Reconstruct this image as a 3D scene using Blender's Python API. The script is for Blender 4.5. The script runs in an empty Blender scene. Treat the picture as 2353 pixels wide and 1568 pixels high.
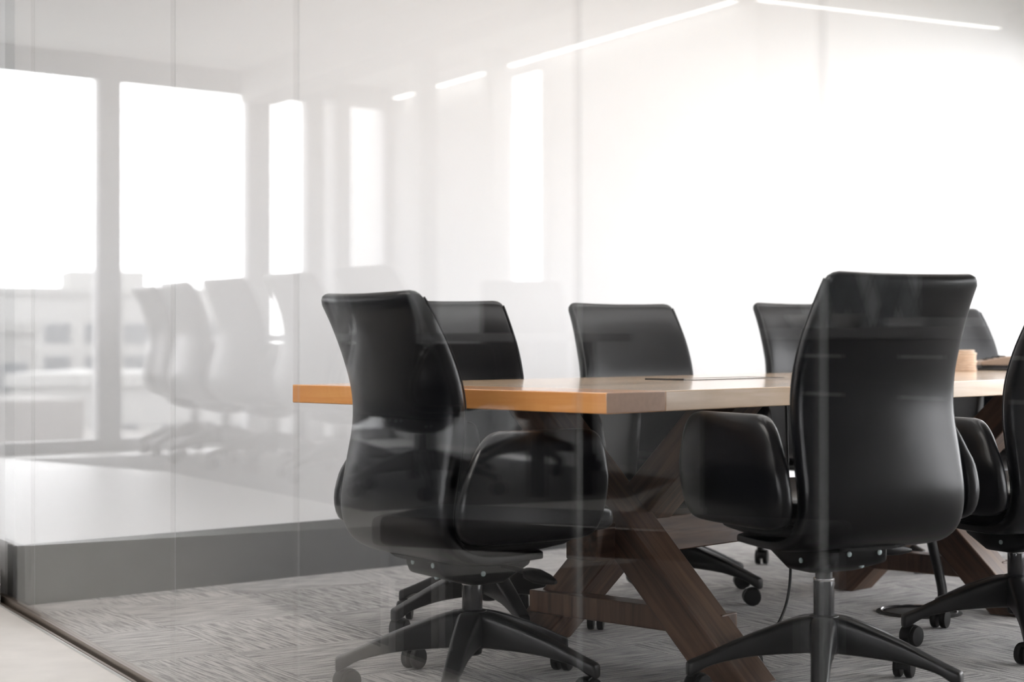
import bpy, bmesh, math, random
from mathutils import Vector, Matrix
random.seed(7)
PI = math.pi
C = bpy.context.scene.collection
sc = bpy.context.scene

# ------------------------------------------------------------------ frames
F = 4000.0          # focal length in photo pixels (2353 wide)
H = 0.87            # camera height
P0 = Vector((0, 2.70)); NA = Vector((.876, .482)).normalized()   # glass partition: a point, its normal into the room
AA = Vector((-NA.y, NA.x))                                      # along the glass, away
def gk(m, k):       # glass frame (along, into the room) to world xy
    return P0 + AA * m + NA * k
def mir(x, y):      # where a thing mirrored in the glass really stands
    v = Vector((x, y)); return v - 2 * ((v - P0).dot(NA)) * NA
def mirdir(ax, ay):
    v = Vector((ax, ay)); return v - 2 * v.dot(NA) * NA
G_ANG = math.atan2(AA.y, AA.x)
WD = Vector((.755, .656)).normalized(); WN = Vector((WD.y, -WD.x))   # back wall: direction, normal to the camera
W0 = Vector((0, 7.122))
def wk(t, d): return W0 + WD * t + WN * d
W_ANG = math.atan2(WD.y, WD.x)
TU = Vector((.682, .731)).normalized(); TV = Vector((-TU.y, TU.x))
T0 = Vector((.2198, 4.034))
def tp(u, v): return T0 + TU * u + TV * v
T_ANG = math.atan2(TU.y, TU.x)

# ------------------------------------------------------------------ materials
def new_mat(name):
    m = bpy.data.materials.new(name); m.use_nodes = True
    nt = m.node_tree; b = nt.nodes['Principled BSDF']
    return m, nt, b
def N(nt, t, **kw):
    n = nt.nodes.new(t)
    for k, v in kw.items(): setattr(n, k, v)
    return n
def L(nt, a, b): nt.links.new(a, b)
def pmat(name, col, rough=.5, metal=0, spec=.5, noise=0, nscale=40, bump=0, bscale=300, coat=0):
    m, nt, b = new_mat(name)
    b.inputs['Base Color'].default_value = (*col, 1)
    b.inputs['Roughness'].default_value = rough
    b.inputs['Metallic'].default_value = metal
    b.inputs['Specular IOR Level'].default_value = spec
    b.inputs['Coat Weight'].default_value = coat
    tc = N(nt, 'ShaderNodeTexCoord')
    if noise:
        n = N(nt, 'ShaderNodeTexNoise'); n.inputs['Scale'].default_value = nscale; n.inputs['Detail'].default_value = 4
        L(nt, tc.outputs['Object'], n.inputs['Vector'])
        r = N(nt, 'ShaderNodeMapRange'); r.inputs['To Min'].default_value = 1 - noise; r.inputs['To Max'].default_value = 1 + noise
        L(nt, n.outputs['Fac'], r.inputs['Value'])
        x = N(nt, 'ShaderNodeMix', data_type='RGBA', blend_type='MULTIPLY'); x.inputs['Factor'].default_value = 1
        x.inputs['A'].default_value = (*col, 1); L(nt, r.outputs['Result'], x.inputs['B'])
        L(nt, x.outputs['Result'], b.inputs['Base Color'])
    if bump:
        n = N(nt, 'ShaderNodeTexNoise'); n.inputs['Scale'].default_value = bscale; n.inputs['Detail'].default_value = 3
        L(nt, tc.outputs['Object'], n.inputs['Vector'])
        bp = N(nt, 'ShaderNodeBump'); bp.inputs['Strength'].default_value = bump; bp.inputs['Distance'].default_value = .002
        L(nt, n.outputs['Fac'], bp.inputs['Height']); L(nt, bp.outputs['Normal'], b.inputs['Normal'])
    return m
def wood(name, c1, c2, rough=.4, scale=1.0, axis=0, planks=0, coat=0, lvar=.25, bmp=.08):
    """streaked wood; grain runs along object axis `axis`; planks = plank width across, 0 for none"""
    m, nt, b = new_mat(name)
    tc = N(nt, 'ShaderNodeTexCoord')
    mp = N(nt, 'ShaderNodeMapping')
    s = [14 * scale] * 3; s[axis] = 0.9 * scale
    mp.inputs['Scale'].default_value = s
    L(nt, tc.outputs['Object'], mp.inputs['Vector'])
    n = N(nt, 'ShaderNodeTexNoise'); n.inputs['Scale'].default_value = 2.2; n.inputs['Detail'].default_value = 6; n.inputs['Distortion'].default_value = .6
    L(nt, mp.outputs['Vector'], n.inputs['Vector'])
    r = N(nt, 'ShaderNodeValToRGB')
    r.color_ramp.elements[0].position = .32; r.color_ramp.elements[0].color = (*c1, 1)
    r.color_ramp.elements[1].position = .68; r.color_ramp.elements[1].color = (*c2, 1)
    L(nt, n.outputs['Fac'], r.inputs['Fac'])
    out = r.outputs['Color']
    if planks:
        sp = N(nt, 'ShaderNodeSeparateXYZ'); L(nt, tc.outputs['Object'], sp.inputs['Vector'])
        d = N(nt, 'ShaderNodeMath', operation='DIVIDE'); d.inputs[1].default_value = planks
        L(nt, sp.outputs[1 if axis == 0 else 0], d.inputs[0])
        f = N(nt, 'ShaderNodeMath', operation='FLOOR'); L(nt, d.outputs[0], f.inputs[0])
        w = N(nt, 'ShaderNodeTexWhiteNoise', noise_dimensions='1D'); L(nt, f.outputs[0], w.inputs['W'])
        mr = N(nt, 'ShaderNodeMapRange'); mr.inputs['To Min'].default_value = 1 - lvar; mr.inputs['To Max'].default_value = 1 + lvar
        L(nt, w.outputs['Value'], mr.inputs['Value'])
        x = N(nt, 'ShaderNodeMix', data_type='RGBA', blend_type='MULTIPLY'); x.inputs['Factor'].default_value = 1
        L(nt, out, x.inputs['A']); L(nt, mr.outputs['Result'], x.inputs['B']); out = x.outputs['Result']
    L(nt, out, b.inputs['Base Color'])
    b.inputs['Roughness'].default_value = rough; b.inputs['Coat Weight'].default_value = coat
    bp = N(nt, 'ShaderNodeBump'); bp.inputs['Strength'].default_value = bmp; bp.inputs['Distance'].default_value = .002
    if bmp: L(nt, n.outputs['Fac'], bp.inputs['Height']); L(nt, bp.outputs['Normal'], b.inputs['Normal'])
    b.inputs['Coat Roughness'].default_value = .085
    return m
def glass_mat(name, tint=(.992, .990, .989)):
    """clear sheet: Fresnel mix of a sharp reflection and straight transmission on each of the two faces"""
    m = bpy.data.materials.new(name); m.use_nodes = True; nt = m.node_tree
    nt.nodes.remove(nt.nodes['Principled BSDF'])
    out = nt.nodes['Material Output']
    g = N(nt, 'ShaderNodeNewGeometry')
    d = N(nt, 'ShaderNodeVectorMath', operation='DOT_PRODUCT')
    L(nt, g.outputs['Normal'], d.inputs[0]); L(nt, g.outputs['Incoming'], d.inputs[1])
    a = N(nt, 'ShaderNodeMath', operation='ABSOLUTE'); L(nt, d.outputs['Value'], a.inputs[0])
    o = N(nt, 'ShaderNodeMath', operation='SUBTRACT'); o.inputs[0].default_value = 1; L(nt, a.outputs[0], o.inputs[1])
    p = N(nt, 'ShaderNodeMath', operation='POWER'); p.inputs[1].default_value = 5; L(nt, o.outputs[0], p.inputs[0])
    ma = N(nt, 'ShaderNodeMath', operation='MULTIPLY_ADD'); ma.inputs[1].default_value = .96; ma.inputs[2].default_value = .04
    L(nt, p.outputs[0], ma.inputs[0])
    t = N(nt, 'ShaderNodeBsdfTransparent'); t.inputs['Color'].default_value = (*tint, 1)
    gl = N(nt, 'ShaderNodeBsdfGlossy'); gl.inputs['Roughness'].default_value = 0.0
    mx = N(nt, 'ShaderNodeMixShader')
    L(nt, ma.outputs[0], mx.inputs['Fac']); L(nt, t.outputs[0], mx.inputs[1]); L(nt, gl.outputs[0], mx.inputs[2])
    L(nt, mx.outputs[0], out.inputs['Surface'])
    return m
def emit_mat(name, col, strength):
    m, nt, b = new_mat(name)
    b.inputs['Base Color'].default_value = (.8, .8, .8, 1)
    b.inputs['Emission Color'].default_value = (*col, 1); b.inputs['Emission Strength'].default_value = strength
    return m
def carpet_mat():
    """grey plank carpet laid in a basket weave: streaks that turn from tile to tile"""
    m, nt, b = new_mat('grey_carpet')
    g = N(nt, 'ShaderNodeNewGeometry')
    mp = N(nt, 'ShaderNodeMapping'); mp.inputs['Rotation'].default_value = (0, 0, -W_ANG + math.radians(8)); L(nt, g.outputs['Position'], mp.inputs['Vector'])
    ck = N(nt, 'ShaderNodeTexChecker'); ck.inputs['Scale'].default_value = 1 / .5
    ck.inputs['Color1'].default_value = (0, 0, 0, 1); ck.inputs['Color2'].default_value = (1, 1, 1, 1)
    L(nt, mp.outputs['Vector'], ck.inputs['Vector'])
    def streak(ax, sc_, det):
        q = N(nt, 'ShaderNodeMapping'); s = [sc_ * 26, sc_ * 26, 1]; s[ax] = sc_ * 1.6; q.inputs['Scale'].default_value = s
        L(nt, mp.outputs['Vector'], q.inputs['Vector'])
        n = N(nt, 'ShaderNodeTexNoise'); n.inputs['Scale'].default_value = 1; n.inputs['Detail'].default_value = det; n.inputs['Roughness'].default_value = .65
        L(nt, q.outputs['Vector'], n.inputs['Vector']); return n.outputs['Fac']
    a, c = streak(0, 4.2, 5), streak(1, 4.2, 5)
    mx = N(nt, 'ShaderNodeMix', data_type='FLOAT'); L(nt, ck.outputs['Fac'], mx.inputs['Factor']); L(nt, a, mx.inputs['A']); L(nt, c, mx.inputs['B'])
    fn = N(nt, 'ShaderNodeTexNoise'); fn.inputs['Scale'].default_value = 420; fn.inputs['Detail'].default_value = 2
    L(nt, g.outputs['Position'], fn.inputs['Vector'])
    ad = N(nt, 'ShaderNodeMath', operation='MULTIPLY_ADD'); ad.inputs[1].default_value = .36; L(nt, fn.outputs['Fac'], ad.inputs[0]); L(nt, mx.outputs['Result'], ad.inputs[2])
    r = N(nt, 'ShaderNodeValToRGB')
    r.color_ramp.elements[0].position = .575; r.color_ramp.elements[0].color = (.04, .038, .037, 1)
    r.color_ramp.elements[1].position = .74; r.color_ramp.elements[1].color = (.46, .44, .425, 1)
    L(nt, ad.outputs[0], r.inputs['Fac']); L(nt, r.outputs['Color'], b.inputs['Base Color'])
    b.inputs['Roughness'].default_value = .95; b.inputs['Specular IOR Level'].default_value = .1
    b.inputs['Sheen Weight'].default_value = .3; b.inputs['Sheen Roughness'].default_value = .5
    bp = N(nt, 'ShaderNodeBump'); bp.inputs['Strength'].default_value = .5; bp.inputs['Distance'].default_value = .004
    L(nt, ad.outputs[0], bp.inputs['Height']); L(nt, bp.outputs['Normal'], b.inputs['Normal'])
    return m
def diamond_mat():
    m, nt, b = new_mat('diamond_tile')
    tc = N(nt, 'ShaderNodeTexCoord'); sp = N(nt, 'ShaderNodeSeparateXYZ'); L(nt, tc.outputs['Object'], sp.inputs['Vector'])
    def mth(op, x, y):
        n = N(nt, 'ShaderNodeMath', operation=op)
        for i, v in enumerate((x, y)):
            if v is None: continue
            if isinstance(v, (int, float)): n.inputs[i].default_value = v
            else: L(nt, v, n.inputs[i])
        return n.outputs[0]
    u = mth('DIVIDE', sp.outputs['X'], .115); w = mth('DIVIDE', sp.outputs['Z'], .26)
    p, q = mth('ADD', u, w), mth('SUBTRACT', u, w)
    fp, fq = mth('FLOOR', p, None), mth('FLOOR', q, None)
    cb = N(nt, 'ShaderNodeCombineXYZ'); L(nt, fp, cb.inputs[0]); L(nt, fq, cb.inputs[1])
    wn = N(nt, 'ShaderNodeTexWhiteNoise', noise_dimensions='2D'); L(nt, cb.outputs[0], wn.inputs['Vector'])
    e = mth('MINIMUM', mth('FRACT', p, None), mth('FRACT', q, None))
    line = mth('GREATER_THAN', e, .09)
    r = N(nt, 'ShaderNodeValToRGB')
    r.color_ramp.elements[0].color = (.20, .23, .25, 1); r.color_ramp.elements[1].color = (.80, .84, .86, 1); r.color_ramp.interpolation = 'CONSTANT'; r.color_ramp.elements[1].position = .62; k_ = r.color_ramp.elements.new(.3); k_.color = (.36, .40, .42, 1)
    L(nt, wn.outputs['Value'], r.inputs['Fac'])
    x = N(nt, 'ShaderNodeMix', data_type='RGBA'); x.inputs['A'].default_value = (.1, .11, .12, 1)
    L(nt, line, x.inputs['Factor']); L(nt, r.outputs['Color'], x.inputs['B']); L(nt, x.outputs['Result'], b.inputs['Base Color'])
    b.inputs['Roughness'].default_value = .35
    return m

M = {}
M['wall'] = pmat('white_wall_paint', (.88, .88, .885), .55, noise=.01, nscale=3)
M['paint'] = pmat('soft_grey_paint', (.52, .52, .52), .6, noise=.02, nscale=4)
M['ceil'] = pmat('ceiling_paint', (.72, .72, .71), .8, noise=.015, nscale=6)
M['base'] = pmat('charcoal_wall_base', (.055, .057, .06), .5, noise=.15, nscale=30)
M['carpet'] = carpet_mat()
M['concrete'] = pmat('pale_concrete', (.55, .52, .49), .45, noise=.14, nscale=9)
M['dark_floor'] = pmat('dark_corridor_floor', (.022, .022, .023), .5, noise=.15, nscale=8)
M['dim'] = pmat('charcoal_paint', (.07, .07, .075), .6, noise=.05, nscale=4)
M['track'] = pmat('bronze_track', (.20, .16, .13), .35, .7, noise=.08, nscale=60)
M['alu'] = pmat('brushed_aluminium', (.62, .62, .62), .35, .9, noise=.05, nscale=80)
M['frame'] = pmat('grey_window_frame', (.5, .5, .51), .45, .2, noise=.04, nscale=50)
M['glass'] = glass_mat('clear_partition_glass')
M['pane'] = glass_mat('window_glass')
M['edge'] = pmat('glass_edge', (.55, .58, .57), .25, 0)
M['leather'] = pmat('black_leather', (.0022, .0024, .0036), .29, 0, .36, noise=.12, nscale=25, bump=.06, bscale=260)
M['piping'] = pmat('black_piping', (.012, .012, .013), .3)
M['plastic'] = pmat('black_plastic', (.006, .006, .0065), .40, 0, .25, noise=.1, nscale=60, bump=.08, bscale=500)
M['darkmetal'] = pmat('black_coated_metal', (.010, .010, .0105), .36, .0, .4, noise=.08, nscale=30)
M['chrome'] = pmat('chrome', (.75, .75, .76), .12, 1, noise=.02, nscale=20)
M['column'] = pmat('dark_gloss_tube', (.03, .03, .032), .14, .2, .7, noise=.02)
M['bolt'] = pmat('zinc_bolt', (.42, .50, .50), .4, .4)
M['maple_end'] = wood('amber_maple', (.86, .35, .10), (.95, .46, .155), .28, 1.2, 1, coat=.7, bmp=0)
M['maple_grain'] = pmat('maple_end_grain', (.46, .28, .18), .5, noise=.18, nscale=70)
M['maple'] = wood('pale_maple', (.68, .47, .29), (.84, .62, .42), .26, 1.1, 0, planks=.11, lvar=.22, coat=.7, bmp=.0)
M['walnut'] = wood('dark_walnut', (.050, .027, .018), (.135, .076, .046), .38, 1.6, 2)
M['black'] = pmat('matt_black', (.010, .010, .011), .5, noise=.05)
M['lightwood'] = wood('pale_beech', (.62, .46, .34), (.78, .62, .48), .5, 3, 0)
M['tan'] = pmat('tan_shell', (.42, .30, .22), .4, noise=.05)
M['white'] = pmat('white_plastic', (.80, .80, .79), .4, noise=.02)
M['lamp'] = emit_mat('lamp_diffuser', (1, .992, .985), 4.6)  # glow of the two unseen lights added over the meeting room
M['lamp2'] = emit_mat('corridor_lamp_diffuser', (1, .97, .93), 9.0)  # glow of the unseen light added above the kitchen
M['lamp3'] = emit_mat('lounge_step_lamp_diffuser', (1, .97, .93), 26.0)  # glow of the unseen light added above the corridor
M['rug'] = pmat('charcoal_rug', (.14, .14, .14), .95, noise=.3, nscale=60, bump=.3, bscale=200)
M['cove'] = emit_mat('led_strip', (1, .99, .97), 10.0)
M['cabinet'] = pmat('dark_cabinet_front', (.014, .016, .02), .4, noise=.08, nscale=20)
M['counter'] = pmat('grey_worktop', (.22, .22, .225), .3, noise=.15, nscale=90)
M['diamond'] = diamond_mat()
M['carp2'] = pmat('lounge_floor', (.62, .61, .59), .42, noise=.08, nscale=12)
M['ground'] = pmat('city_ground', (.10, .105, .095), .9, noise=.4, nscale=.08)
M['bld'] = [pmat('concrete_facade', (.17, .17, .165), .8, noise=.1, nscale=2), pmat('brick_facade', (.12, .115, .11), .85, noise=.15, nscale=3),
            pmat('pale_facade', (.24, .24, .235), .8, noise=.08, nscale=2)]
M['bwin'] = pmat('facade_glass', (.05, .06, .07), .3)
M['leaf'] = pmat('tree_green', (.09, .12, .06), .9, noise=.5, nscale=3)
M['bark'] = pmat('bark', (.12, .09, .07), .9, noise=.3, nscale=10)

# ------------------------------------------------------------------ mesh helpers
class MB:
    def __init__(self): self.v = []; self.f = []; self.mi = []
    def add(self, vs, fs, mi=0):
        b = len(self.v); self.v += [tuple(x) for x in vs]; self.f += [tuple(i + b for i in f) for f in fs]; self.mi += [mi] * len(fs)
    def box(self, x0, x1, y0, y1, z0, z1, mi=0, T=None):
        vs = [Vector((x, y, z)) for z in (z0, z1) for y in (y0, y1) for x in (x0, x1)]
        if T is not None: vs = [T @ v for v in vs]
        self.add(vs, [(0, 2, 3, 1), (4, 5, 7, 6), (0, 1, 5, 4), (2, 6, 7, 3), (0, 4, 6, 2), (1, 3, 7, 5)], mi)
    def bar(self, p, q, w, h, up=Vector((0, 0, 1)), mi=0):
        p, q = Vector(p), Vector(q); d = (q - p).normalized(); s = d.cross(up).normalized(); u = s.cross(d).normalized()
        vs = [b + s * a * w / 2 + u * c * h / 2 for b in (p, q) for a, c in ((-1, -1), (1, -1), (1, 1), (-1, 1))]
        self.add(vs, [(3, 2, 1, 0), (4, 5, 6, 7), (0, 1, 5, 4), (1, 2, 6, 5), (2, 3, 7, 6), (3, 0, 4, 7)], mi)
    def prism(self, poly, z0, z1, mi=0):
        n = len(poly)
        if sum(poly[i][0] * poly[(i + 1) % n][1] - poly[(i + 1) % n][0] * poly[i][1] for i in range(n)) < 0: poly = poly[::-1]
        vs = [(p[0], p[1], z0) for p in poly] + [(p[0], p[1], z1) for p in poly]
        self.add(vs, [tuple(range(n))[::-1], tuple(range(n, 2 * n))] + [(i, (i + 1) % n, n + (i + 1) % n, n + i) for i in range(n)], mi)
    def lathe(self, prof, n=28, T=None, mi=0):
        vs, fs = [], []
        for r, z in prof:
            for i in range(n):
                a = 2 * PI * i / n; v = Vector((r * math.cos(a), r * math.sin(a), z)); vs.append(T @ v if T is not None else v)
        for j in range(len(prof) - 1):
            for i in range(n):
                k = (i + 1) % n; fs.append((j * n + i, j * n + k, (j + 1) * n + k, (j + 1) * n + i))
        fs.append(tuple(range(n))[::-1]); e = (len(prof) - 1) * n; fs.append(tuple(range(e, e + n)))
        self.add(vs, fs, mi)
    def torus(self, prof, n=48, T=None, mi=0):
        vs, fs = [], []; k = len(prof)
        for r, z in prof:
            for i in range(n):
                a = 2 * PI * i / n; vs.append(Vector((r * math.cos(a), r * math.sin(a), z)))
        for j in range(k):
            for i in range(n): fs.append((j * n + i, j * n + (i + 1) % n, ((j + 1) % k) * n + (i + 1) % n, ((j + 1) % k) * n + i))
        self.add(vs, fs, mi)
    def loft(self, st, n=32, ex=.4, mi=0, caps=True, bow=0):
        """st: (centre, axisA, axisB, a, b[, bow]) superellipse sections"""
        vs, fs = [], []
        for s in st:
            c, A, B, a, b = s[:5]; bw = s[5] if len(s) > 5 else bow
            for i in range(n):
                t = 2 * PI * i / n; ct, stt = math.cos(t), math.sin(t)
                x = math.copysign(abs(ct) ** ex, ct); y = math.copysign(abs(stt) ** ex, stt)
                vs.append(Vector(c) + Vector(A) * a * x + Vector(B) * (b * y + bw * x * x))
        for j in range(len(st) - 1):
            for i in range(n):
                k = (i + 1) % n; fs.append((j * n + i, j * n + k, (j + 1) * n + k, (j + 1) * n + i))
        if caps:
            fs.append(tuple(range(n))[::-1]); e = (len(st) - 1) * n; fs.append(tuple(range(e, e + n)))
        self.add(vs, fs, mi)
    def tube(self, pts, r, n=10, mi=0):
        pts = [Vector(p) for p in pts]; st = []
        prev = None
        for i, p in enumerate(pts):
            d = (pts[min(i + 1, len(pts) - 1)] - pts[max(i - 1, 0)]).normalized()
            ref = prev if prev is not None else (Vector((0, 0, 1)) if abs(d.z) < .9 else Vector((1, 0, 0)))
            s = (ref - d * ref.dot(d)).normalized(); prev = s
            st.append((p, s, d.cross(s), r, r))
        self.loft(st, n, 1.0, mi)
    def build(self, name, mat, parent=None, smooth=False, bevel=0, seg=3, loc=None, sub=0):
        me = bpy.data.meshes.new(name); me.from_pydata(self.v, [], self.f)
        mats = mat if isinstance(mat, (list, tuple)) else [mat]
        for m in mats: me.materials.append(m)
        for p, i in zip(me.polygons, self.mi): p.material_index = i
        bm = bmesh.new(); bm.from_mesh(me); bmesh.ops.recalc_face_normals(bm, faces=bm.faces); bm.to_mesh(me); bm.free()
        if smooth:
            for p in me.polygons: p.use_smooth = True
            try: me.set_sharp_from_angle(angle=math.radians(42))
            except Exception: pass
        o = bpy.data.objects.new(name, me); C.objects.link(o)
        if parent is not None: o.parent = parent
        if loc is not None: o.location = loc
        if bevel:
            b = o.modifiers.new('bevel', 'BEVEL'); b.width = bevel; b.segments = seg; b.limit_method = 'ANGLE'; b.angle_limit = math.radians(40)
            for p in me.polygons: p.use_smooth = True
            try: me.set_sharp_from_angle(angle=math.radians(40))
            except Exception: pass
        if sub:
            s = o.modifiers.new('sub', 'SUBSURF'); s.levels = sub; s.render_levels = sub
        return o
def spline(pts, n):
    """Catmull-Rom through pts (tuples), n samples per span"""
    out = []; P = [pts[0]] + list(pts) + [pts[-1]]
    for i in range(1, len(P) - 2):
        for j in range(n):
            t = j / n
            out.append(tuple(.5 * ((2 * b) + (c - a) * t + (2 * a - 5 * b + 4 * c - d) * t * t + (3 * b - a - 3 * c + d) * t ** 3) for a, b, c, d in zip(P[i - 1], P[i], P[i + 1], P[i + 2])))
    out.append(tuple(pts[-1])); return out
def empty(name, loc, rz=0):
    o = bpy.data.objects.new(name, None); C.objects.link(o); o.location = loc; o.rotation_euler = (0, 0, rz); o.empty_display_size = .1; return o
def tag(o, label, cat, group=None, kind=None):
    o['label'] = label; o['category'] = cat
    if group: o['group'] = group
    if kind: o['kind'] = kind
    return o
def struct(o, label=None):
    o['kind'] = 'structure'
    if label: o['label'] = label
    return o
def kids(o): return [c for c in bpy.data.objects if c.parent == o]
def copy_tree(o, parent=None):
    c = o.copy(); C.objects.link(c)
    if parent is not None: c.parent = parent
    for ch in TREE.get(o.name, []): copy_tree(ch, c)
    return c
TREE = {}
def index_tree():
    TREE.clear()
    for o in bpy.data.objects:
        if o.parent is not None: TREE.setdefault(o.parent.name, []).append(o)
def wallseg(mb, p, q, th, z0, z1, side=1, mi=0):
    """vertical slab from p to q (xy), thickness th to the right of p->q (side=1) or the left"""
    p, q = Vector(p), Vector(q); d = (q - p).normalized(); n = Vector((d.y, -d.x)) * th * side
    mb.prism([tuple(p), tuple(q), tuple(q + n), tuple(p + n)], z0, z1, mi)

# ------------------------------------------------------------------ meeting room shell
RK, NW = 6.05, 5.0        # right end wall (distance from the glass), near wall (distance from the back wall)
def isect(p, d, q, e):
    den = d.x * e.y - d.y * e.x; r = q - p
    return p + d * ((r.x * e.y - r.y * e.x) / den)
cA = isect(W0, WD, P0, AA)                       # corner glass / back wall
cB = isect(W0, WD, gk(0, RK), AA)                # corner back wall / right end wall
cN = isect(wk(0, NW), WD, gk(0, RK), AA)         # corner near wall / right end
cG = isect(wk(0, NW), WD, P0, AA)                # corner near wall / glass
ROOM_H = 2.75
mb = MB(); a_ = gk(3.95, .012); b_ = isect(wk(0, NW), WD, gk(0, .012), AA)
mb.prism([tuple(a_), tuple(cB + WD * .2 - WN * .2), tuple(cN + WD * .2 + WN * .2), tuple(b_)], -.12, 0)
struct(mb.build('floor', M['carpet']), 'grey streaked carpet of the meeting room')
mb = MB(); wallseg(mb, cB + WD * .15, cA + WD * .022, .15, 0, ROOM_H, 1); struct(mb.build('wall_back', M['wall']), 'plain white back wall of the meeting room')
mb = MB(); wallseg(mb, cA + WD * .02 + WN * .012, cB + WN * .012, .0125, 0, .20, -1)
bb = mb.build('baseboard_back', M['base']); struct(bb, 'wide charcoal base along the white back wall')
NWa, NWb = .1, 2.75
mb = MB(); n0, n1 = wk(NWa, NW), wk(NWb, NW)
wallseg(mb, cG + AA * -.06, n0, .15, 0, ROOM_H, 1); wallseg(mb, n1, cN + WD * .1, .15, 0, ROOM_H, 1); wallseg(mb, n0, n1, .15, 0, .12, 1); wallseg(mb, n0, n1, .15, 1.7, ROOM_H, 1)
struct(mb.build('wall_near', M['paint']))
# right end wall: sill, head, piers and two tall windows
dR = (cB - cN); lenR = dR.length; dR.normalize()
mb = MB()
wallseg(mb, cN, cB, .15, 0, .12, 1); wallseg(mb, cN, cB, .15, 2.6, ROOM_H, 1)
piers = [(0, .35), (lenR / 2 - .1, lenR / 2 + .1), (lenR - .2, lenR)]
for a, b in piers: wallseg(mb, cN + dR * a, cN + dR * b, .15, .12, 2.6, 1)
struct(mb.build('wall_right', M['wall']))
def window_unit(name, p, q, z0, z1, th=.05, split=0, w=.045):
    """frame with glass between two points; parts: window_frame, pane"""
    p, q = Vector(p), Vector(q); d = (q - p); ln = d.length; d.normalize()
    e = empty(name, (p.x, p.y, z0), math.atan2(d.y, d.x)); struct(e)
    m = MB(); h = z1 - z0
    m.box(0, ln, -th, 0, 0, w); m.box(0, ln, -th, 0, h - w, h); m.box(0, w, -th, 0, w, h - w); m.box(ln - w, ln, -th, 0, w, h - w)
    for i in range(split):
        x = ln * (i + 1) / (split + 1); m.box(x - w / 2, x + w / 2, -th, 0, w, h - w)
    m.build('window_frame', M['frame'], e)
    g = MB(); g.box(w * .5, ln - w * .5, -th * .6, -th * .6 + .01, w * .5, h - w * .5); g.build('pane', M['pane'], e)
    return e
WINS = []
for i, (a, b) in enumerate(((piers[0][1], piers[1][0]), (piers[1][1], piers[2][0]))):
    window_unit('window_%d' % (i + 1), cN + dR * a, cN + dR * b, .12, 2.6); WINS.append((cN + dR * a, cN + dR * b, .12, 2.6, Vector((-dR.y, dR.x))))
mb = MB(); mb.prism([tuple(cA - WD * .4 - WN * .15), tuple(cB + WD * .2 - WN * .15), tuple(cN + WD * .2 + WN * .15), tuple(cG + WN * .15)], ROOM_H, ROOM_H + .15)
struct(mb.build('ceiling', M['ceil']))
window_unit('window_20', n1, n0, .12, 1.7, split=1); WINS.append((n0, n1, .12, 1.7, -WN))
# glass partition: five panes with open joints, a floor track
joints = []
for px in (75, 397, 680, 1325, 1885):
    D = 2.70 / (1 + 1.817 * (px - 1176.5) / F); joints.append((Vector(((px - 1176.5) / F * D, D)) - P0).dot(AA))
edges = [3.62] + joints + [-3.0]
for i in range(len(edges) - 1):
    m0, m1 = edges[i] - .0004, edges[i + 1] + .0004
    e = empty('window_%d' % (i + 3), (*gk((m0 + m1) / 2, 0), .03), G_ANG); struct(e, 'clear glass partition pane')
    hl = abs(m0 - m1) / 2
    g = MB(); g.box(-hl, hl, -.006, .006, 0, ROOM_H - .05); pane = g.build('pane', M['glass'], e)
    g = MB()
    g.box(-hl, -hl + .0012, -.0064, -.006, 0.005, ROOM_H - .06); g.build('glass_edge', M['edge'], e)
mb = MB(); a, b = gk(3.62, 0), gk(-3.0, 0); T = Matrix.Translation((*P0, 0)) @ Matrix.Rotation(G_ANG, 4, 'Z')
mb.box(-3, 3.62, -.012, .012, .0, .032, T=T); mb.box(-3, 3.62, .022, .030, .0, .016, T=T); mb.box(-3, 3.62, -.03, -.022, .0, .012, T=T); mb.box(-3, 3.62, -.03, .03, -.02, .006, T=T)
struct(mb.build('trim_1', M['track']), 'bronze floor track of the glass partition')
mb = MB(); mb.box(-3, 3.62, .031, .034, -.01, .014, T=T); struct(mb.build('trim_2', M['alu']))
mb = MB(); mb.box(-3, 3.62, -.03, .03, ROOM_H - .04, ROOM_H, T=T); struct(mb.build('trim_3', M['frame']))

# ------------------------------------------------------------------ corridor and lounge (mirrored in the glass)
LIFT = .20; LH = 2.60; WH = 2.50; KW = 3.75
S0 = Vector((-.82, 11.97))                          # virtual corner of the window wall
def wv(px):                                          # virtual point of the window wall for a photo column
    p = (px - 1176.5) / F; t = (S0.x - S0.y * p) / (.755 - .656 * p); return S0 + Vector((-.755, -.656)) * t
def R2(v): return mir(v.x, v.y)
far_l = R2(S0 - WD * 5.0); far_r = R2(S0)
st_m = 3.9                                           # where the raised floor starts
mb = MB(); mb.prism([tuple(gk(st_m, -.05)), tuple(gk(9.5, -.05)), tuple(gk(9.5, -8.0)), tuple(gk(-7, -8.0)), tuple(gk(-7, -.012)), tuple(gk(st_m, -.012))], -.12, 0)
mb = MB(); mb.prism([tuple(gk(3.95, -.012)), tuple(gk(3.95, -5.52)), tuple(gk(-7, -5.52)), tuple(gk(-7, -.012))], -.12, 0)
struct(mb.build('floor_corridor', M['dark_floor']), 'dark corridor floor outside the glass partition')
mb = MB(); mb.prism([tuple(gk(3.38, -.034)), tuple(gk(3.38, -.75)), tuple(gk(-7, -.75)), tuple(gk(-7, -.034))], .0, .008); struct(mb.build('floor_border', M['concrete']), 'pale floor strip along the outside of the glass')
cw1, cw2 = R2(wv(-480)), R2(wv(893)); cw2 = gk((cw2 - P0).dot(AA), -KW - .05)
mb = MB(); mb.prism([tuple(gk((cw1 - P0).dot(AA) + .08, -.012)), tuple(cw1 + AA * .08), tuple(cw2 + AA * .2), tuple(gk((cw2 - P0).dot(AA) + .2, -KW - .045)), tuple(gk(4.57, -KW - .045)), tuple(gk(4.57, -5.52)), tuple(gk(-7, -5.52)), tuple(gk(-7, -.012))], LH, LH + .15)
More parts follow.
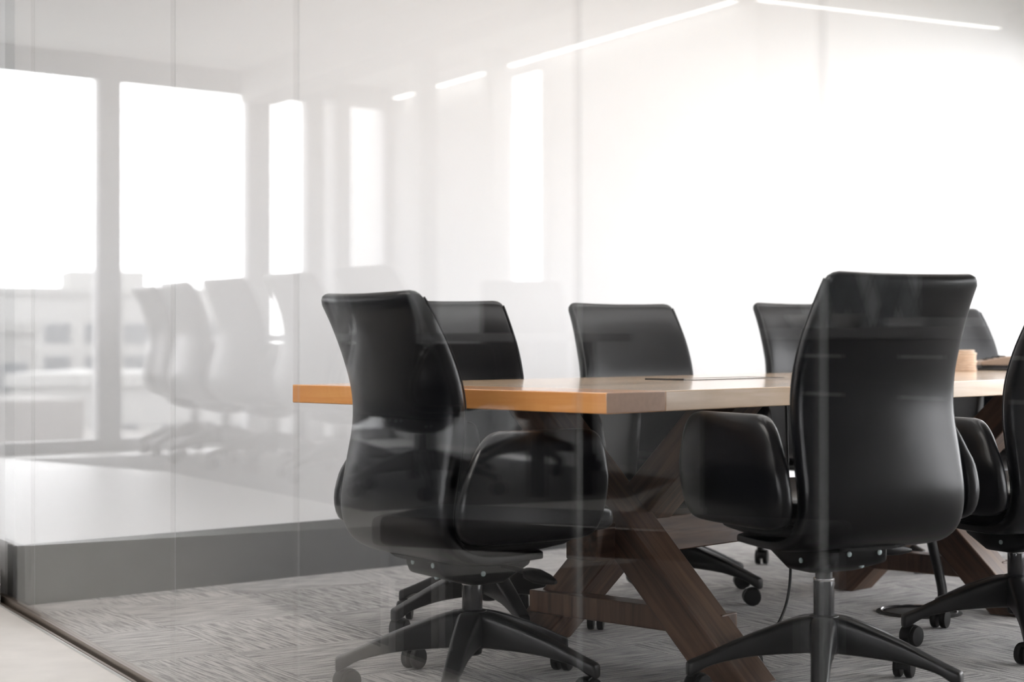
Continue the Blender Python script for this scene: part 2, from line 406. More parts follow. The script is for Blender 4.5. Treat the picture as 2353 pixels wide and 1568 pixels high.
struct(mb.build('ceiling_lounge', M['ceil']))
mb = MB(); mb.prism([tuple(gk(3.385, -.034)), tuple(gk(3.66, -.034)), tuple(gk(3.66, .02)), tuple(gk((cw1 - P0).dot(AA) + .1, .02)), tuple(cw2 + AA * .1), tuple(gk(4.46, -KW - .05)), tuple(gk(4.46, -3.3)), tuple(gk(3.385, -2.4))], .0, LIFT)
struct(mb.build('floor_lounge', M['carp2']))
mA_ = (cA - P0).dot(AA)
mb = MB(); mb.prism([tuple(gk(mA_ + .012, .02)), tuple(gk(9.5, .02)), tuple(gk(9.5, .035)), tuple(gk(mA_ + .012, .035))], 0, ROOM_H); struct(mb.build('wall_corridor', M['wall']))
mb = MB(); mb.prism([tuple(gk(mA_ - .02, .010)), tuple(gk(3.9, .010)), tuple(gk(3.9, .0195)), tuple(gk(mA_ - .02, .0195))], 0.033, .20); struct(mb.build('baseboard_corridor', M['base']))
mb = MB(); mb.prism([tuple(gk(-7, -5.52)), tuple(gk(-7, .0)), tuple(gk(-7.15, .0)), tuple(gk(-7.15, -5.52))], 0, LH); struct(mb.build('wall_end', M['dim']))
mb = MB(); mb.prism([tuple(gk(-7, .0)), tuple(gk(-3.0, .0)), tuple(gk(-3.0, .12)), tuple(gk(-7, .12))], 0, ROOM_H); struct(mb.build('wall_passage', M['dim']))
mb = MB(); FK = 5.4
for a, b, z0, z1 in ((-7, -6.6, 0, LH), (1.0, 4.45, 0, LH), (-6.6, 1.0, 0, .95), (-6.6, 1.0, 2.45, LH)): mb.prism([tuple(gk(a, -FK)), tuple(gk(b, -FK)), tuple(gk(b, -FK - .12)), tuple(gk(a, -FK - .12))], z0, z1)
mb.prism([tuple(gk(4.45, -FK - .12)), tuple(gk(4.45, -KW - .045)), tuple(gk(4.57, -KW - .045)), tuple(gk(4.57, -FK - .12))], 0, LH); struct(mb.build('wall_far', M['dim']))
window_unit('window_21', gk(-6.6, -FK), gk(1.0, -FK), .95, 2.45, split=3); WINS.append((gk(-6.6, -FK), gk(1.0, -FK), .95, 2.45, NA))  # unseen window added to throw daylight on the table end
# side wall of the lounge with one tall window
def w2(px):
    p = (px - 1176.5) / F; lam = (KW + P0.dot(NA)) / (p * NA.x + NA.y); v = Vector((p * lam, lam)); return (v - P0).dot(AA)
mA, mB_ = w2(1268), w2(1165)
mb = MB()
for a, b, z0, z1 in ((4.45, mA, 0, LH), (mB_, 9.2, 0, LH), (mA, mB_, 0, LIFT), (mA, mB_, WH, LH)):
    mb.prism([tuple(gk(a, -KW)), tuple(gk(b, -KW)), tuple(gk(b, -KW - .05)), tuple(gk(a, -KW - .05))], z0, z1)
struct(mb.build('wall_side', M['paint']))
window_unit('window_9', gk(mA, -KW), gk(mB_, -KW), LIFT, WH); WINS.append((gk(mA, -KW - .05), gk(mB_, -KW - .05), LIFT, WH, NA))
# window wall at the end of the lounge
cols = [-420, -160, 240, 583, 718, 770, 893]; piersw = [(-170, -130), (240, 266), (583, 611), (718, 746), (773, 797)]
mb = MB(); mb2 = MB()
def vseg(mbx, pa, pb, z0, z1, th=.14):
    a, b = R2(wv(pa)), R2(wv(pb)); wallseg(mbx, a, b, th, z0, z1, 1)
vseg(mb, -500, 900, WH, LH); vseg(mb, -500, 900, 0, LIFT + .03); vseg(mb, 893, 960, LIFT, LH)
for a, b in piersw: vseg(mb, a, b, LIFT + .03, WH)
struct(mb.build('wall_window', M['paint']))
op = [(-500, -170), (-130, 240), (266, 583), (611, 718), (746, 773), (797, 893)]
outw = None
for i, (a, b) in enumerate(op):
    p, q = R2(wv(a)), R2(wv(b)); window_unit('window_%d' % (i + 10), p, q, LIFT + .03, WH, split=0, th=.012 if i == 4 else .05, w=.004 if i == 4 else .045)
    d = (q - p).normalized(); n = Vector((d.y, -d.x)); 
    if n.dot(Vector((0, 0)) - p) < 0: n = -n
    WINS.append((p, q, LIFT + .03, WH, n))
# slim columns of the lounge and a light cove on the side wall
for px, K, wd in ((978, 3.0, .105), (1142, 3.6, .115)):
    p = (px - 1176.5) / F; lam = (K + P0.dot(NA)) / (p * NA.x + NA.y); r = mir(p * lam, lam)
    mb = MB(); T = Matrix.Translation((r.x, r.y, 0)) @ Matrix.Rotation(G_ANG, 4, 'Z'); mb.box(-wd / 2, wd / 2, -wd / 2, wd / 2, LIFT, LH, T=T)
    struct(mb.build('column_lounge', M['paint'], bevel=.004))
def lampbar(name, label, cat, p, q, z, w, h, mat, group=None):
    p, q = Vector(p), Vector(q); d = q - p; ln = d.length
    e = empty(name, (*((p + q) / 2), z), math.atan2(d.y, d.x)); tag(e, label, cat, group)
    m = MB(); m.box(-ln / 2 - .012, ln / 2 + .012, -w / 2 - .012, w / 2 + .012, 0, h); m.build('housing', M['white'], e, bevel=.002)
    m = MB(); m.box(-ln / 2, ln / 2, -w / 2, w / 2, -.004, .0); m.build('diffuser', mat, e)
    return e
lampbar('led_strip', 'long thin light strip where the lounge side wall meets the ceiling', 'light', gk(4.5, -KW + .05), gk(8.35, -KW + .05), LH - .084, .035, .08, M['cove'])
lampbar('led_strip', 'thin light strip turning the corner over the kitchen nook', 'light', gk(4.42, -KW - .05), gk(4.42, -KW - 1.6), LH - .084, .035, .08, M['cove'])
# unseen lights added to brighten the meeting room, corridor and kitchen
lampbar('wall_washer', 'long ceiling light washing the white back wall', 'light', wk(-2.0, 1.0), wk(4.2, 1.0), ROOM_H - .05, .30, .05, M['lamp'])  # added out of view to brighten the back wall
lampbar('ceiling_light', 'long ceiling light over the far edge of the conference table', 'light', wk(-1.9, 2.1), wk(4.2, 2.1), ROOM_H - .05, .30, .05, M['lamp'])  # second added row, evens out the wall brightness
lampbar('corridor_light', 'ceiling light of the corridor before the lounge step', 'light', gk(1.3, -.9), gk(2.9, -.9), LH - .057, .25, .05, M['lamp3'])  # added fill for the corridor floor and the table's end board
lampbar('kitchen_light', 'ceiling light over the kitchen worktop', 'light', gk(1.5, -2.95), gk(4.1, -2.97), LH - .057, .12, .05, M['lamp2'])  # added fill so the diamond tiles show in the reflection

# ------------------------------------------------------------------ chair
def build_chair(name):
    root = empty(name, (0, 0, 0))
    # backrest shell: curls under the seat, leans back at the top
    prof = spline([(.06, .352, .215, .014, .0), (-.08, .350, .229, .016, .0), (-.165, .360, .233, .020, .002), (-.220, .398, .234, .024, .008), (-.245, .465, .234, .026, .018),
                   (-.238, .56, .233, .027, .026), (-.224, .66, .230, .027, .030), (-.227, .74, .228, .027, .030), (-.250, .82, .225, .026, .028), (-.282, .90, .219, .024, .022), (-.312, .958, .216, .021, .018)], 4)
    prof += [(-.3165, .970, .212, .018, .016), (-.3195, .978, .204, .013, .014), (-.321, .982, .192, .007, .013)]
    st = []; edge = []
    for i, (y, z, w, th, bow) in enumerate(prof):
        a = prof[max(i - 1, 0)]; b = prof[min(i + 1, len(prof) - 1)]
        t = Vector((0, b[0] - a[0], b[1] - a[1])).normalized(); nrm = Vector((0, t.z, -t.y))       # forward normal
        if i < 16 and nrm.y < 0: nrm = -nrm
        nrm = Vector((0, t.z, -t.y))
        st.append(((0, y, z), Vector((1, 0, 0)), nrm, w, th, bow)); edge.append((Vector((0, y, z)), nrm, w, th, bow))
    m = MB(); m.loft(st, 40, .38); back = m.build('backrest', M['leather'], root, smooth=True)
    for p in back.data.polygons: p.use_smooth = True
    for s in (-1, 1):
        m = MB(); m.tube([c + Vector((s * (w - .004), 0, 0)) + n * (bow + th * .72) for c, n, w, th, bow in edge[10:-3]], .0026, 6)
        m.build('piping', M['piping'], back, smooth=True)
    # seat cushion
    st = []
    for y, zc, a, b in ((-.215, .430, .17, .012), (-.205, .432, .205, .028), (-.17, .433, .232, .037), (-.05, .434, .243, .040), (.10, .437, .247, .042), (.20, .438, .246, .042), (.25, .434, .238, .038), (.272, .430, .222, .028), (.282, .428, .195, .012)):
        st.append(((0, y, zc), (1, 0, 0), (0, 0, 1), a, b))
    m = MB(); m.loft(st, 40, .42); seat = m.build('seat', M['leather'], root, smooth=True)
    for p in seat.data.polygons: p.use_smooth = True
    st = []
    for y, z0, a in ((-.18, .335, .10), (-.16, .335, .16), (0, .345, .195), (.14, .365, .20), (.22, .385, .17), (.24, .392, .13)):
        st.append(((0, y, (z0 + .402) / 2), (1, 0, 0), (0, 0, 1), a, (.402 - z0) / 2))
    m = MB(); m.loft(st, 32, .45); m.build('seat_shell', M['plastic'], root, smooth=True)
    # arms: upholstered fins on the sides
    for s in (-1, 1):
        st = []
        for z, yr, yf, th, x in ((.392, -.13, .10, .010, .262), (.398, -.185, .15, .020, .266), (.42, -.222, .178, .026, .271), (.47, -.232, .195, .028, .276), (.53, -.218, .205, .028, .276),
                                 (.57, -.196, .205, .026, .271), (.61, -.172, .202, .024, .266), (.637, -.148, .192, .021, .262), (.652, -.125, .175, .016, .259), (.658, -.10, .15, .008, .258)):
            st.append(((s * x, (yr + yf) / 2, z), (0, 1, 0), (1, 0, 0), (yf - yr) / 2, th))
        m = MB(); m.loft(spl_st(st), 36, .48); a = m.build('armrest', M['leather'], root, smooth=True)
        for p in a.data.polygons: p.use_smooth = True
    # mechanism with bolts and lever
    m = MB(); st = []
    for y, z0, z1, w in ((-.15, .315, .34, .07), (-.135, .295, .35, .085), (-.04, .268, .355, .09), (.04, .268, .36, .088), (.12, .305, .365, .08), (.14, .33, .36, .06)):
        st.append(((0, y, (z0 + z1) / 2), (1, 0, 0), (0, 0, 1), w, (z1 - z0) / 2))
    m.loft(st, 24, .35); mech = m.build('mechanism', M['plastic'], root, smooth=True)
    for x, y, z, ax in ((-.04, -.149, .325, 'y'), (.05, -.149, .325, 'y'), (.0895, -.03, .30, 'x'), (.0895, .06, .33, 'x'), (-.0895, -.03, .30, 'x'), (.02, -.12, .292, 'y')):
        m = MB(); T = Matrix.Translation((x, y, z)) @ Matrix.Rotation(PI / 2, 4, 'X' if ax == 'y' else 'Y'); m.lathe([(.0045, -.004), (.0065, -.003), (.0065, .003), (.0045, .004)], 14, T); m.build('bolt', M['bolt'], mech, smooth=True)
    m = MB(); m.tube([(.06, .03, .315), (.14, .035, .312), (.20, .035, .308)], .007, 10)
    st = []
    for x, b, hgt in ((.18, .010, .009), (.19, .017, .014), (.225, .021, .017), (.26, .018, .013), (.29, .009, .007), (.30, .004, .004)):
        st.append(((x, .034, .308 - (x - .18) * .09), (0, 1, 0), (0, 0, 1), b, hgt))
    m.loft(st, 16, .7); m.build('lever', M['plastic'], mech, smooth=True)
    # column
    m = MB(); m.lathe([(.024, .17), (.0255, .172), (.0255, .262), (.0245, .266), (.021, .267), (.021, .30)], 32); g = m.build('gas_lift', M['column'], root, smooth=True)
    m = MB(); m.torus([(.0256, .262), (.0266, .264), (.0262, .269), (.0212, .270), (.0212, .266)], 32); m.build('collar', M['chrome'], g, smooth=True)
    # base
    m = MB(); m.lathe([(.018, .086), (.024, .090), (.026, .104), (.040, .106), (.043, .115), (.041, .180), (.036, .197), (.030, .200)], 32); m.build('hub', M['darkmetal'], root, smooth=True)
    for k in range(5):
        st = []
        for r, zt, zb, w in ((.020, .196, .108, .034), (.06, .193, .107, .032), (.12, .175, .105, .028), (.20, .147, .099, .024), (.28, .113, .083, .021), (.315, .099, .066, .020), (.336, .091, .055, .018), (.341, .086, .057, .014)):
            st.append(((r, 0, (zt + zb) / 2), (0, 1, 0), (0, 0, 1), w, (zt - zb) / 2))
        m = MB(); m.loft(spl_st(st, 3), 24, .42); leg = m.build('leg', M['darkmetal'], root, smooth=True); leg.rotation_euler.z = math.radians(72 * k)
        m = MB(); m.lathe([(.006, .045), (.006, .066)], 12, Matrix.Translation((.325, 0, 0)))
        sw = math.radians([35, 140, 80, 200, 300][k]); T = Matrix.Translation((.325, 0, 0)) @ Matrix.Rotation(sw, 4, 'Z')
        for s in (-1, 1):
            W = T @ Matrix.Translation((-.016, s * .0145, .0295)) @ Matrix.Rotation(PI / 2, 4, 'X'); m.lathe([(.022, -.0095), (.027, -.009), (.0292, -.006), (.0292, .006), (.027, .009), (.022, .0095)], 26, W)
        st = [((-.016 + math.cos(a) * .0275, 0, .0305 + math.sin(a) * .0275), Vector((0, 1, 0)), Vector((math.cos(a), 0, math.sin(a))), .014, .004) for a in [PI * (-.05 + .75 * i / 8) for i in range(9)]]
        n0 = len(m.v); m.loft(st, 10, .5)
        for i in range(n0, len(m.v)): m.v[i] = tuple(T @ Vector(m.v[i]))
        m.build('caster', M['plastic'], leg, smooth=True)
    return root
def spl_st(st, n=3):
    out = []
    flat = [(*s[0], s[3], s[4]) for s in st]
    for q in spline(flat, n): out.append((q[:3], st[0][1], st[0][2], q[3], q[4]))
    return out

proto = build_chair('conference_chair')
index_tree()
LOWER = ('leg', 'hub', 'caster', 'collar')
used = []
def chair(x, y, face, base, dz, label, group, z=0, tilt=0):
    """face: heading of the sitter (world degrees); base: heading of the first base leg (world degrees)"""
    o = proto if not used else copy_tree(proto); used.append(o)
    ang = math.radians(face) - PI / 2; o.location = (x, y, z); o.rotation_euler = (0, 0, ang)
    k = 0
    ch = TREE['conference_chair'] if o is proto else [c for c in bpy.data.objects if c.parent == o]
    for c in ch:
        n = c.name.split('.')[0]
        if n == 'leg': c.rotation_euler.z = math.radians(base + 72 * k) - ang; k += 1
        elif n in ('backrest', 'seat', 'seat_shell', 'armrest', 'mechanism'): c.location.z = dz
        elif n == 'gas_lift': c.location.z = dz * .5
    tag(o, label, 'chair', group); return o
G1 = 'black leather chairs round the conference table'
def atpx(px, D): return ((px - 1176.5) / F * D, D)
CH = [
    (*atpx(1085, 4.35), 36, 190, 0.0, 'black leather swivel chair at the left end of the table, nearest the white wall base'),
    (*atpx(1893, 4.27), 117, 186, .04, 'tallest black leather swivel chair, nearest the glass, its back turned, on the right'),
    (-.07, 5.26, -60, 216, .012, 'black leather chair behind the left end chair, only the right half of its backrest showing'),
    (.535, 5.91, -60, -34, .016, 'black leather chair standing alone against the white wall across the middle of the table'),
    (1.29, 6.72, -60, 28, .035, 'black leather chair across the table, half hidden behind the tall chair on the right'),
    (2.13, 7.72, -60, 50, .035, 'black leather chair across the table behind the stack of wooden discs'),
    (*atpx(2336, 5.0), 119, 188, .0, 'black leather chair cut off by the right edge of the picture'),
]
for c in CH: chair(*c[:5], c[5], G1)
# the chairs of the lounge, seen as pale reflections
G2 = 'black chairs at the lounge table reflected in the glass'
for x, y, face, base, label in (
        (-.645, 7.38, 37, 30, 'black leather chair at the lounge table, reflected largest and nearest the table end'),
        (-1.06, 8.15, 37, 10, 'black leather chair at the lounge table, second of the reflected row'),
        (-1.49, 8.87, 38, 50, 'black leather chair at the lounge table, middle one of the reflected row'),
        (-1.856, 9.5, 32, 22, 'black leather chair at the lounge table, fourth of the reflected row'),
        (-2.165, 10.2, 28, 70, 'black leather chair at the lounge table, reflected smallest by the window wall'),
        (.045, 9.2, -80, 15, 'black leather chair across the lounge table, reflected in front of the narrow window')):
    x += .32 * math.cos(math.radians(face)); y += .32 * math.sin(math.radians(face)); r = mir(x, y); d = mirdir(math.cos(math.radians(face)), math.sin(math.radians(face)))
    chair(r.x, r.y, math.degrees(math.atan2(d.y, d.x)), base, .0, label, G2, z=LIFT + .0022)

# ------------------------------------------------------------------ conference table
LT, WT = 4.7, 1.13; ZT, ZB = .75, .70
tab = empty('conference_table', (*T0, 0), T_ANG)
tag(tab, 'long wooden conference table with amber end board and crossed dark walnut legs', 'table')
m = MB(); m.box(.2205, LT, 0, WT, ZB, ZT); m.build('tabletop', M['maple'], tab, bevel=.003)
m = MB(); m.box(0, .22, 0, WT, ZB, ZT); eb = m.build('end_board', [M['maple_end'], M['maple_grain'], M['maple']], tab, bevel=.003)
eb['label'] = 'amber end board across the left end'
for p in eb.data.polygons:
    if p.normal.y < -.5 or p.normal.y > .5: p.material_index = 1
def trestle(u0, u1, v0=.02, v1=.84):
    def leg(p, q, w, h):
        p, q = Vector(p), Vector(q); d = (q - p); ln = d.length; d.normalize()
        a = d.cross(Vector((1, 0, 0))).normalized(); b = a.cross(d).normalized()
        T = Matrix(((b.x, a.x, d.x, p.x), (b.y, a.y, d.y, p.y), (b.z, a.z, d.z, p.z), (0, 0, 0, 1))); inv = T.inverted()
        m = MB(); m.box(-w / 2, w / 2, -h / 2, h / 2, 0, ln)
        for i, v in enumerate(m.v):                                  # square the ends to floor and tabletop
            g = T @ Vector(v); zt = .001 if v[2] < ln / 2 else ZB - .001
            m.v[i] = tuple(inv @ (g + d * ((zt - g.z) / d.z)))
        o = m.build('leg', M['walnut'], tab, bevel=.004); o.matrix_local = T
        return o
    um = (u0 + u1) / 2
    leg((u0, v0, .0), (u0 + .02, v0 + .72, ZB), .13, .105)
    leg((u0 + .135, v1, .0), (u0 + .115, v1 - .70, ZB), .13, .105)
    m = MB(); m.box(-.035, .035, 0, v1 - v0 - .14, -.032, .032); o = m.build('stretcher', M['walnut'], tab, bevel=.004); o.location = (u0 + .07, v0 + .08, .125)
trestle(.55, .74); trestle(2.05, 2.2, .0, .74)
m = MB(); m.box(-.05, .05, -.055, .055, 0, 2.3); o = m.build('beam', M['walnut'], tab, bevel=.004); o.rotation_euler = (0, PI / 2, 0); o.location = (.42, .44, .335)

# things on the table
def on_t(u, v, z=ZT): p = tp(u, v); return (p.x, p.y, z)
def flat_box(name, label, cat, u, v, lu, lv, h, mat, rz=0, group=None, bevel=.002):
    m = MB(); m.box(-lu / 2, lu / 2, -lv / 2, lv / 2, 0, h); o = m.build(name, mat, None, bevel=bevel); o.location = on_t(u, v, ZT + .0003); o.rotation_euler.z = T_ANG + rz
    return tag(o, label, cat, group)
e = empty('power_hatch', on_t(1.38, .70), T_ANG); tag(e, 'flush power hatch with black rim set into the middle of the tabletop', 'power hatch')
m = MB()
for x0, x1, y0, y1 in ((-.27, .27, -.075, -.068), (-.27, .27, .068, .075), (-.27, -.262, -.068, .068), (.262, .27, -.068, .068)): m.box(x0, x1, y0, y1, .0003, .0022)
m.build('rim', M['black'], e)
m = MB(); m.box(-.261, .261, -.067, .067, .0003, .0012); m.build('lid', M['maple'], e)
m = MB(); m.box(-.27, -.2625, -.075, .075, .0022, .0052); m.build('grip', M['black'], e)
flat_box('tablet', 'black tablet lying near the far edge of the table', 'tablet', 2.52, .98, .24, .17, .008, M['black'])
u0, v0 = 3.22, .83
for i in range(8):
    m = MB(); r = .045 if i < 7 else .040
    m.lathe([(r - .004, 0), (r - .001, .001), (r, .0025), (r, .0078), (r - .001, .0093), (r - .004, .0103)], 40); o = m.build('wooden_disc', M['lightwood'], None, smooth=True)
    p = tp(u0 + random.uniform(-.0025, .0025), v0 + random.uniform(-.0025, .0025)); o.location = (p.x, p.y, ZT + .0004 + i * .0105); o.rotation_euler.z = random.random() * 6
    tag(o, ['pale wooden disc at the bottom of the stack on the table', 'pale wooden disc second from the bottom of the stack', 'pale wooden disc third from the bottom of the stack', 'pale wooden disc fourth from the bottom of the stack',
            'pale wooden disc fourth from the top of the stack', 'pale wooden disc third from the top of the stack', 'pale wooden disc just under the smaller topmost one', 'smaller pale wooden disc topping the stack on the table'][i], 'coaster', 'stack of pale wooden discs')
flat_box('laptop', 'closed slim laptop with silver edge lying under the desk phone', 'laptop', 3.52, .80, .34, .24, .010, M['black'])
e = empty('desk_phone', on_t(3.50, .84, ZT + .0108), T_ANG - PI / 2 + math.radians(38)); tag(e, 'tan wedge-shaped desk phone with a row of keys beside the wooden discs', 'phone')
m = MB(); prof = [(-.075, .010), (.055, .010), (.055, .045), (.045, .048), (-.075, .026)]
vs = [(x, y, z) for y in (-.08, .08) for x, z in prof]; n = 5
m.add(vs, [(4, 3, 2, 1, 0), (5, 6, 7, 8, 9)] + [(i, (i + 1) % n, n + (i + 1) % n, n + i) for i in range(n)]); m.build('body', M['tan'], e, bevel=.003)
m = MB()
for a in range(4):
    for b in range(3): x = -.05 + a * .024; m.box(x - .008, x + .008, -.04 + b * .03, -.018 + b * .03, .0275 + (x + .075) * .183, .0325 + (x + .075) * .183)
m.build('keypad', M['black'], e)
m = MB(); m.box(-.07, .06, -.075, .075, 0, .0095); m.box(-.02, .02, -.08, .08, 0, .0095); m.build('foot_stand', M['black'], e, bevel=.003)
m = MB(); m.box(-.06, .06, -.09, .09, 0, .035); o = m.build('white_tray', M['white'], None, bevel=.006); o.location = on_t(3.80, .78, ZT + .0004); o.rotation_euler.z = T_ANG; tag(o, 'low white tray behind the desk phone', 'tray')

# cables and floor box
def fl(px, y): D = F * H / (y - 784); return Vector(((px - 1176.5) / F * D, D, 0))
def ray(px, y, D): return Vector(((px - 1176.5) / F * D, D, H - (y - 784) / F * D))
m = MB(); pts = [ray(1806, 1010, 5.1), ray(1812, 1150, 5.08), ray(1816, 1270, 5.05), ray(1815, 1340, 5.02), ray(1803, 1400, 4.98), ray(1778, 1448, 4.93), ray(1738, 1476, 4.9), fl(1690, 1492) + Vector((0, 0, .004)), fl(1640, 1496) + Vector((0, 0, .004))]
pts[0].z = ZB - .006; m.tube(spline([tuple(p) for p in pts], 6), .0042, 8); tag(m.build('power_cable', M['black'], None, smooth=True), 'thin black cable hanging from the table down to the carpet', 'cable')
fc = fl(2112, 1408); e = empty('floor_box', fc, 0); tag(e, 'round black floor box with a thin chrome ring set in the carpet', 'floor box')
m = MB(); m.lathe([(.135, .0005), (.135, .003), (.122, .006), (.120, .006), (.118, .0015), (.02, .0015)], 48); m.build('rim', M['black'], e, smooth=True)
m = MB(); m.torus([(.1215, .0062), (.122, .0075), (.119, .0078), (.118, .0063)], 48); m.build('ring', M['chrome'], e, smooth=True)
m = MB(); a = fc + Vector((.075, .02, .006)); pts = [a, a + Vector((.005, 0, .05)), a + Vector((-.005, .01, .12)), a + Vector((-.04, -.02, .25)), a + Vector((-.07, -.05, .45)), a + Vector((-.08, -.06, ZB - .022))]
m.tube(spline([tuple(p) for p in pts], 5), .016, 12); tag(m.build('cable_sleeve', M['black'], None, smooth=True), 'thick black cable sleeve rising from the floor box to the table', 'cable sleeve')

# ------------------------------------------------------------------ lounge furniture and kitchen (reflected)
tq = P0 + AA * 5.6 + NA * 2.32; tcx = mir(tq.x, tq.y); e = empty('lounge_table', (tcx.x, tcx.y, LIFT + .0022), G_ANG); tag(e, 'long lounge table with white top seen mirrored behind the reflected chairs', 'table')
m = MB(); m.box(-1.8, 1.5, -.35, .35, .665, .70); m.build('tabletop', M['counter'], e, bevel=.004)
for x in (-1.5, 1.2):
    for y in (.06, .30): m = MB(); m.box(x - .03, x + .03, y - .03, y + .03, 0, .665); m.build('leg', M['darkmetal'], e, bevel=.004)
b1, b2 = mir(*((960 - 1176.5) / F * 4.75, 4.75)), mir(*((1885 - 1176.5) / F * 4.3, 4.3)); bc = (b1 + b2) / 2; bd = b1 - b2
e = empty('bench', (bc.x - .0, bc.y, 0), math.atan2(bd.y, bd.x)); tag(e, 'low dark bench with chrome legs reflected across the lower chairs', 'bench')
bl = bd.length / 2
m = MB(); m.box(-bl - .03, bl + .03, -.2, .2, .33, .41); m.build('seat', M['leather'], e, bevel=.02)
for x in (-bl, bl):
    for y in (-.15, .15): m = MB(); m.lathe([(.02, 0), (.02, .33)], 20, Matrix.Translation((x, y, 0))); m.build('leg', M['alu'], e, smooth=True)
mb = MB(); mb.prism([tuple(gk(3.9, -1.5)), tuple(gk(6.3, -1.45)), tuple(gk(7.6, -1.0)), tuple(gk(7.6, -3.45)), tuple(gk(4.6, -3.45)), tuple(gk(3.9, -2.7))], LIFT + .0002, LIFT + .002)
tag(mb.build('area_rug', M['rug']), 'dark rug under the lounge table and its reflected chairs', 'rug')
# kitchen run
KM0, KM1 = 1.3, 4.3
mb = MB(); e = empty('wall_kitchen', (*gk(KM0, -KW - .2), 0), G_ANG); struct(e)
mb.box(0, KM1 - KM0, 0, .1, 0, 1.75); mb.build('partition', M['diamond'], e)
e = empty('worktop', (*gk(KM0, -KW - .2), .88), G_ANG); tag(e, 'long grey kitchen worktop below the diamond tiles', 'worktop')
m = MB(); m.box(0, KM1 - KM0, -.62, -.001, 0, .045); m.build('slab', M['counter'], e, bevel=.004)
for i in range(5):
    e = empty('base_cabinet', (*gk(KM0 + i * .6, -KW - .2), 0), G_ANG)
    tag(e, 'dark kitchen base cabinet, %s of the row under the worktop' % ['first from the passage end', 'second from the passage end', 'middle one', 'second from the lounge end', 'first from the lounge end'][i], 'cabinet', 'kitchen base cabinets')
    m = MB(); m.box(.002, .598, -.56, -.002, .0, .879); m.build('body', M['cabinet'], e)
    for z0, z1 in ((.10, .70), (.71, .86)):
        m = MB(); m.box(.006, .594, -.58, -.561, z0, z1); d = m.build('door' if z1 < .8 else 'drawer', M['cabinet'], e, bevel=.002)
        m = MB(); m.box(.18, .42, -.60, -.581, z1 - .06, z1 - .045); m.build('handle', M['alu'], d, bevel=.002)

p = gk(3.05, -KW + .10); e = empty('coffee_machine', (p.x, p.y, .9255), G_ANG); tag(e, 'tall black coffee machine on the kitchen worktop, reflected in the tallest chair', 'coffee machine')
m = MB(); m.box(-.11, .11, -.16, .16, 0, .04); m.build('drip_tray', M['alu'], e, bevel=.004)
m = MB(); m.box(-.11, .11, .02, .16, .04, .26); m.box(-.11, .11, -.14, .16, .26, .36); m.build('body', M['black'], e, bevel=.008)
m = MB(); m.lathe([(.022, .21), (.03, .22), (.03, .262)], 20, Matrix.Translation((0, -.07, 0))); m.build('spout', M['alu'], e, smooth=True)
for i, m_ in enumerate((2.2, 2.55, 3.45, 3.75)):
    p = gk(m_, -KW + .22); mm = MB(); mm.torus([(.03, 0), (.035, 0), (.07, .045), (.075, .06), (.072, .06), (.032, .008), (.001, .006), (.001, 0)], 32)
    o = mm.build('bowl', M['white'], None, smooth=True); o.location = (p.x, p.y, .9255)
    tag(o, 'white bowl on the kitchen worktop, ' + ['nearest the passage end', 'just before the coffee machine', 'just past the coffee machine', 'nearest the lounge end'][i], 'bowl', 'white bowls on the kitchen worktop')
mb = MB(); sv = gk(8.25, -2.55), gk(8.25, -2.8), gk(4.3, -2.8), gk(4.3, -2.55); mb.prism([tuple(v) for v in sv], 2.40, LH); struct(mb.build('trim_4', M['paint']))

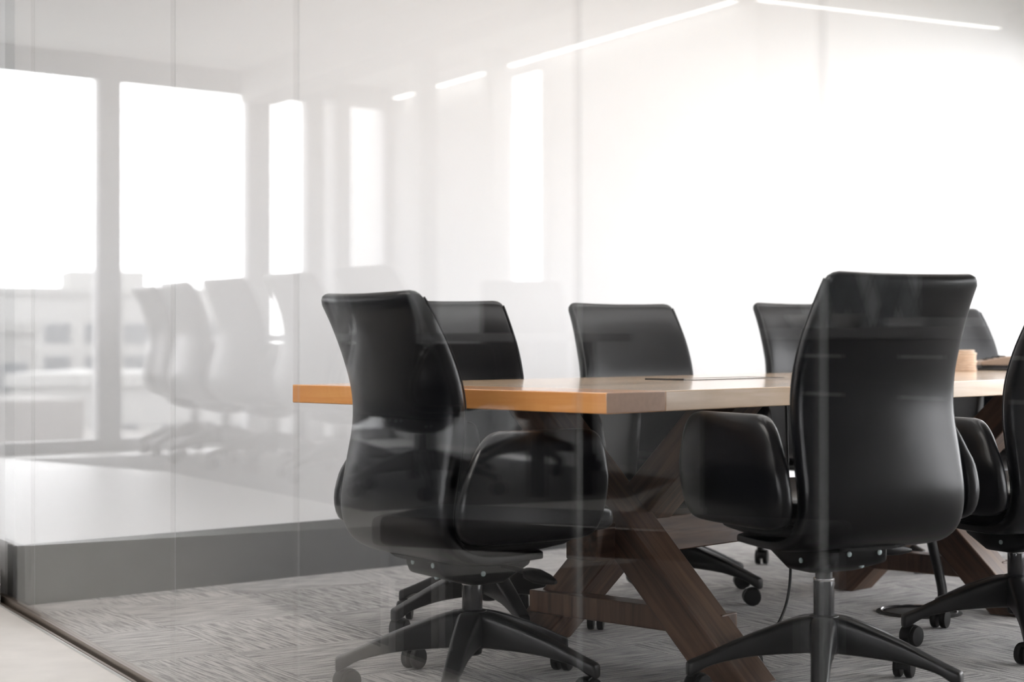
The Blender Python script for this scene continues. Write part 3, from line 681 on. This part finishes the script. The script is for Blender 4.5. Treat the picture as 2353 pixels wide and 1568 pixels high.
# ------------------------------------------------------------------ outside: ground and town beyond the windows
mb = MB(); mb.prism([(-900, -900), (900, -900), (900, 900), (-900, 900)], -22.5, -22); struct(mb.build('ground', M['ground']))
def building(az, dist, w, d, top, mi, label, i):
    x, y = math.cos(az) * dist, math.sin(az) * dist; z0 = -22
    m = MB(); m.box(-w / 2, w / 2, -d / 2, d / 2, 0, top - z0)
    m.box(-w / 2 - .3, w / 2 + .3, -d / 2 - .3, d / 2 + .3, top - z0, top - z0 + .8); m.box(-w / 6, w / 6, -d / 6, d / 6, top - z0 + .8, top - z0 + 3)
    nz = int((top - z0) / 3.6); nx = max(2, int(w / 4)); ny = max(2, int(d / 4))
    for a in range(nz):
        for b in range(nx):
            cx = -w / 2 + (b + .5) * w / nx
            for s in (-1, 1): m.box(cx - w / nx * .33, cx + w / nx * .33, s * d / 2 - .05, s * d / 2 + .05, 1 + a * 3.6, 3.2 + a * 3.6, 1)
        for b in range(ny):
            cy = -d / 2 + (b + .5) * d / ny
            for s in (-1, 1): m.box(s * w / 2 - .05, s * w / 2 + .05, cy - d / ny * .33, cy + d / ny * .33, 1 + a * 3.6, 3.2 + a * 3.6, 1)
    o = m.build('building', [M['bld'][mi], M['bwin']]); o.location = (x, y, z0); o.rotation_euler.z = az + random.uniform(-.3, .3)
    tag(o, label, 'building', 'town blocks beyond the lounge windows')
az0 = math.atan2(.737, -.677)
for i, (da, dist, w, d, top, mi, lab) in enumerate((
        (-.13, 150, 30, 24, 1.5, 0, 'wide concrete office block in the view from the lounge windows'), (-.05, 90, 22, 18, -5, 1, 'low brick block close beyond the lounge windows'),
        (.02, 210, 26, 26, 6, 2, 'pale slab block far beyond the lounge windows'), (.07, 120, 18, 22, -2, 2, 'pale mid-height block beyond the lounge windows'),
        (.36, 400, 40, 20, 14, 0, 'tallest grey block on the skyline beyond the lounge'), (.29, 110, 24, 20, -4, 1, 'brick block with flat roof beyond the lounge column'),
        (-.22, 240, 34, 24, 7, 1, 'dark brick tower at the edge of the lounge view'), (.28, 180, 30, 20, 3, 2, 'white slab at the far side of the lounge view'))):
    building(az0 + da, dist, w, d, top, mi, lab, i)

# ------------------------------------------------------------------ light
w = bpy.data.worlds.new('overcast'); sc.world = w; w.use_nodes = True
nt = w.node_tree; bg = nt.nodes['Background']; bg.inputs['Color'].default_value = (.965, .975, 1.0, 1); bg.inputs['Strength'].default_value = 6.5

# ------------------------------------------------------------------ camera and view
cd = bpy.data.cameras.new('camera'); cam = bpy.data.objects.new('camera', cd); C.objects.link(cam)
cam.location = (0, 0, H); cam.rotation_euler = (PI / 2, 0, 0)
cd.sensor_width = 36; cd.lens = 36 * F / 2353; cd.clip_start = .05; cd.clip_end = 2000
cd.dof.use_dof = True; cd.dof.focus_distance = 4.75; cd.dof.aperture_fstop = 2.8
sc.camera = cam
sc.view_settings.view_transform = 'Standard'; sc.view_settings.look = 'None'; sc.view_settings.gamma = 1; sc.view_settings.exposure = .27; sc.view_settings.use_curve_mapping = False
sc.cycles.use_denoising = True
sc.cycles.max_bounces = 10; sc.cycles.diffuse_bounces = 5; sc.cycles.glossy_bounces = 5; sc.cycles.transparent_max_bounces = 16
sc.cycles.sample_clamp_indirect = 6
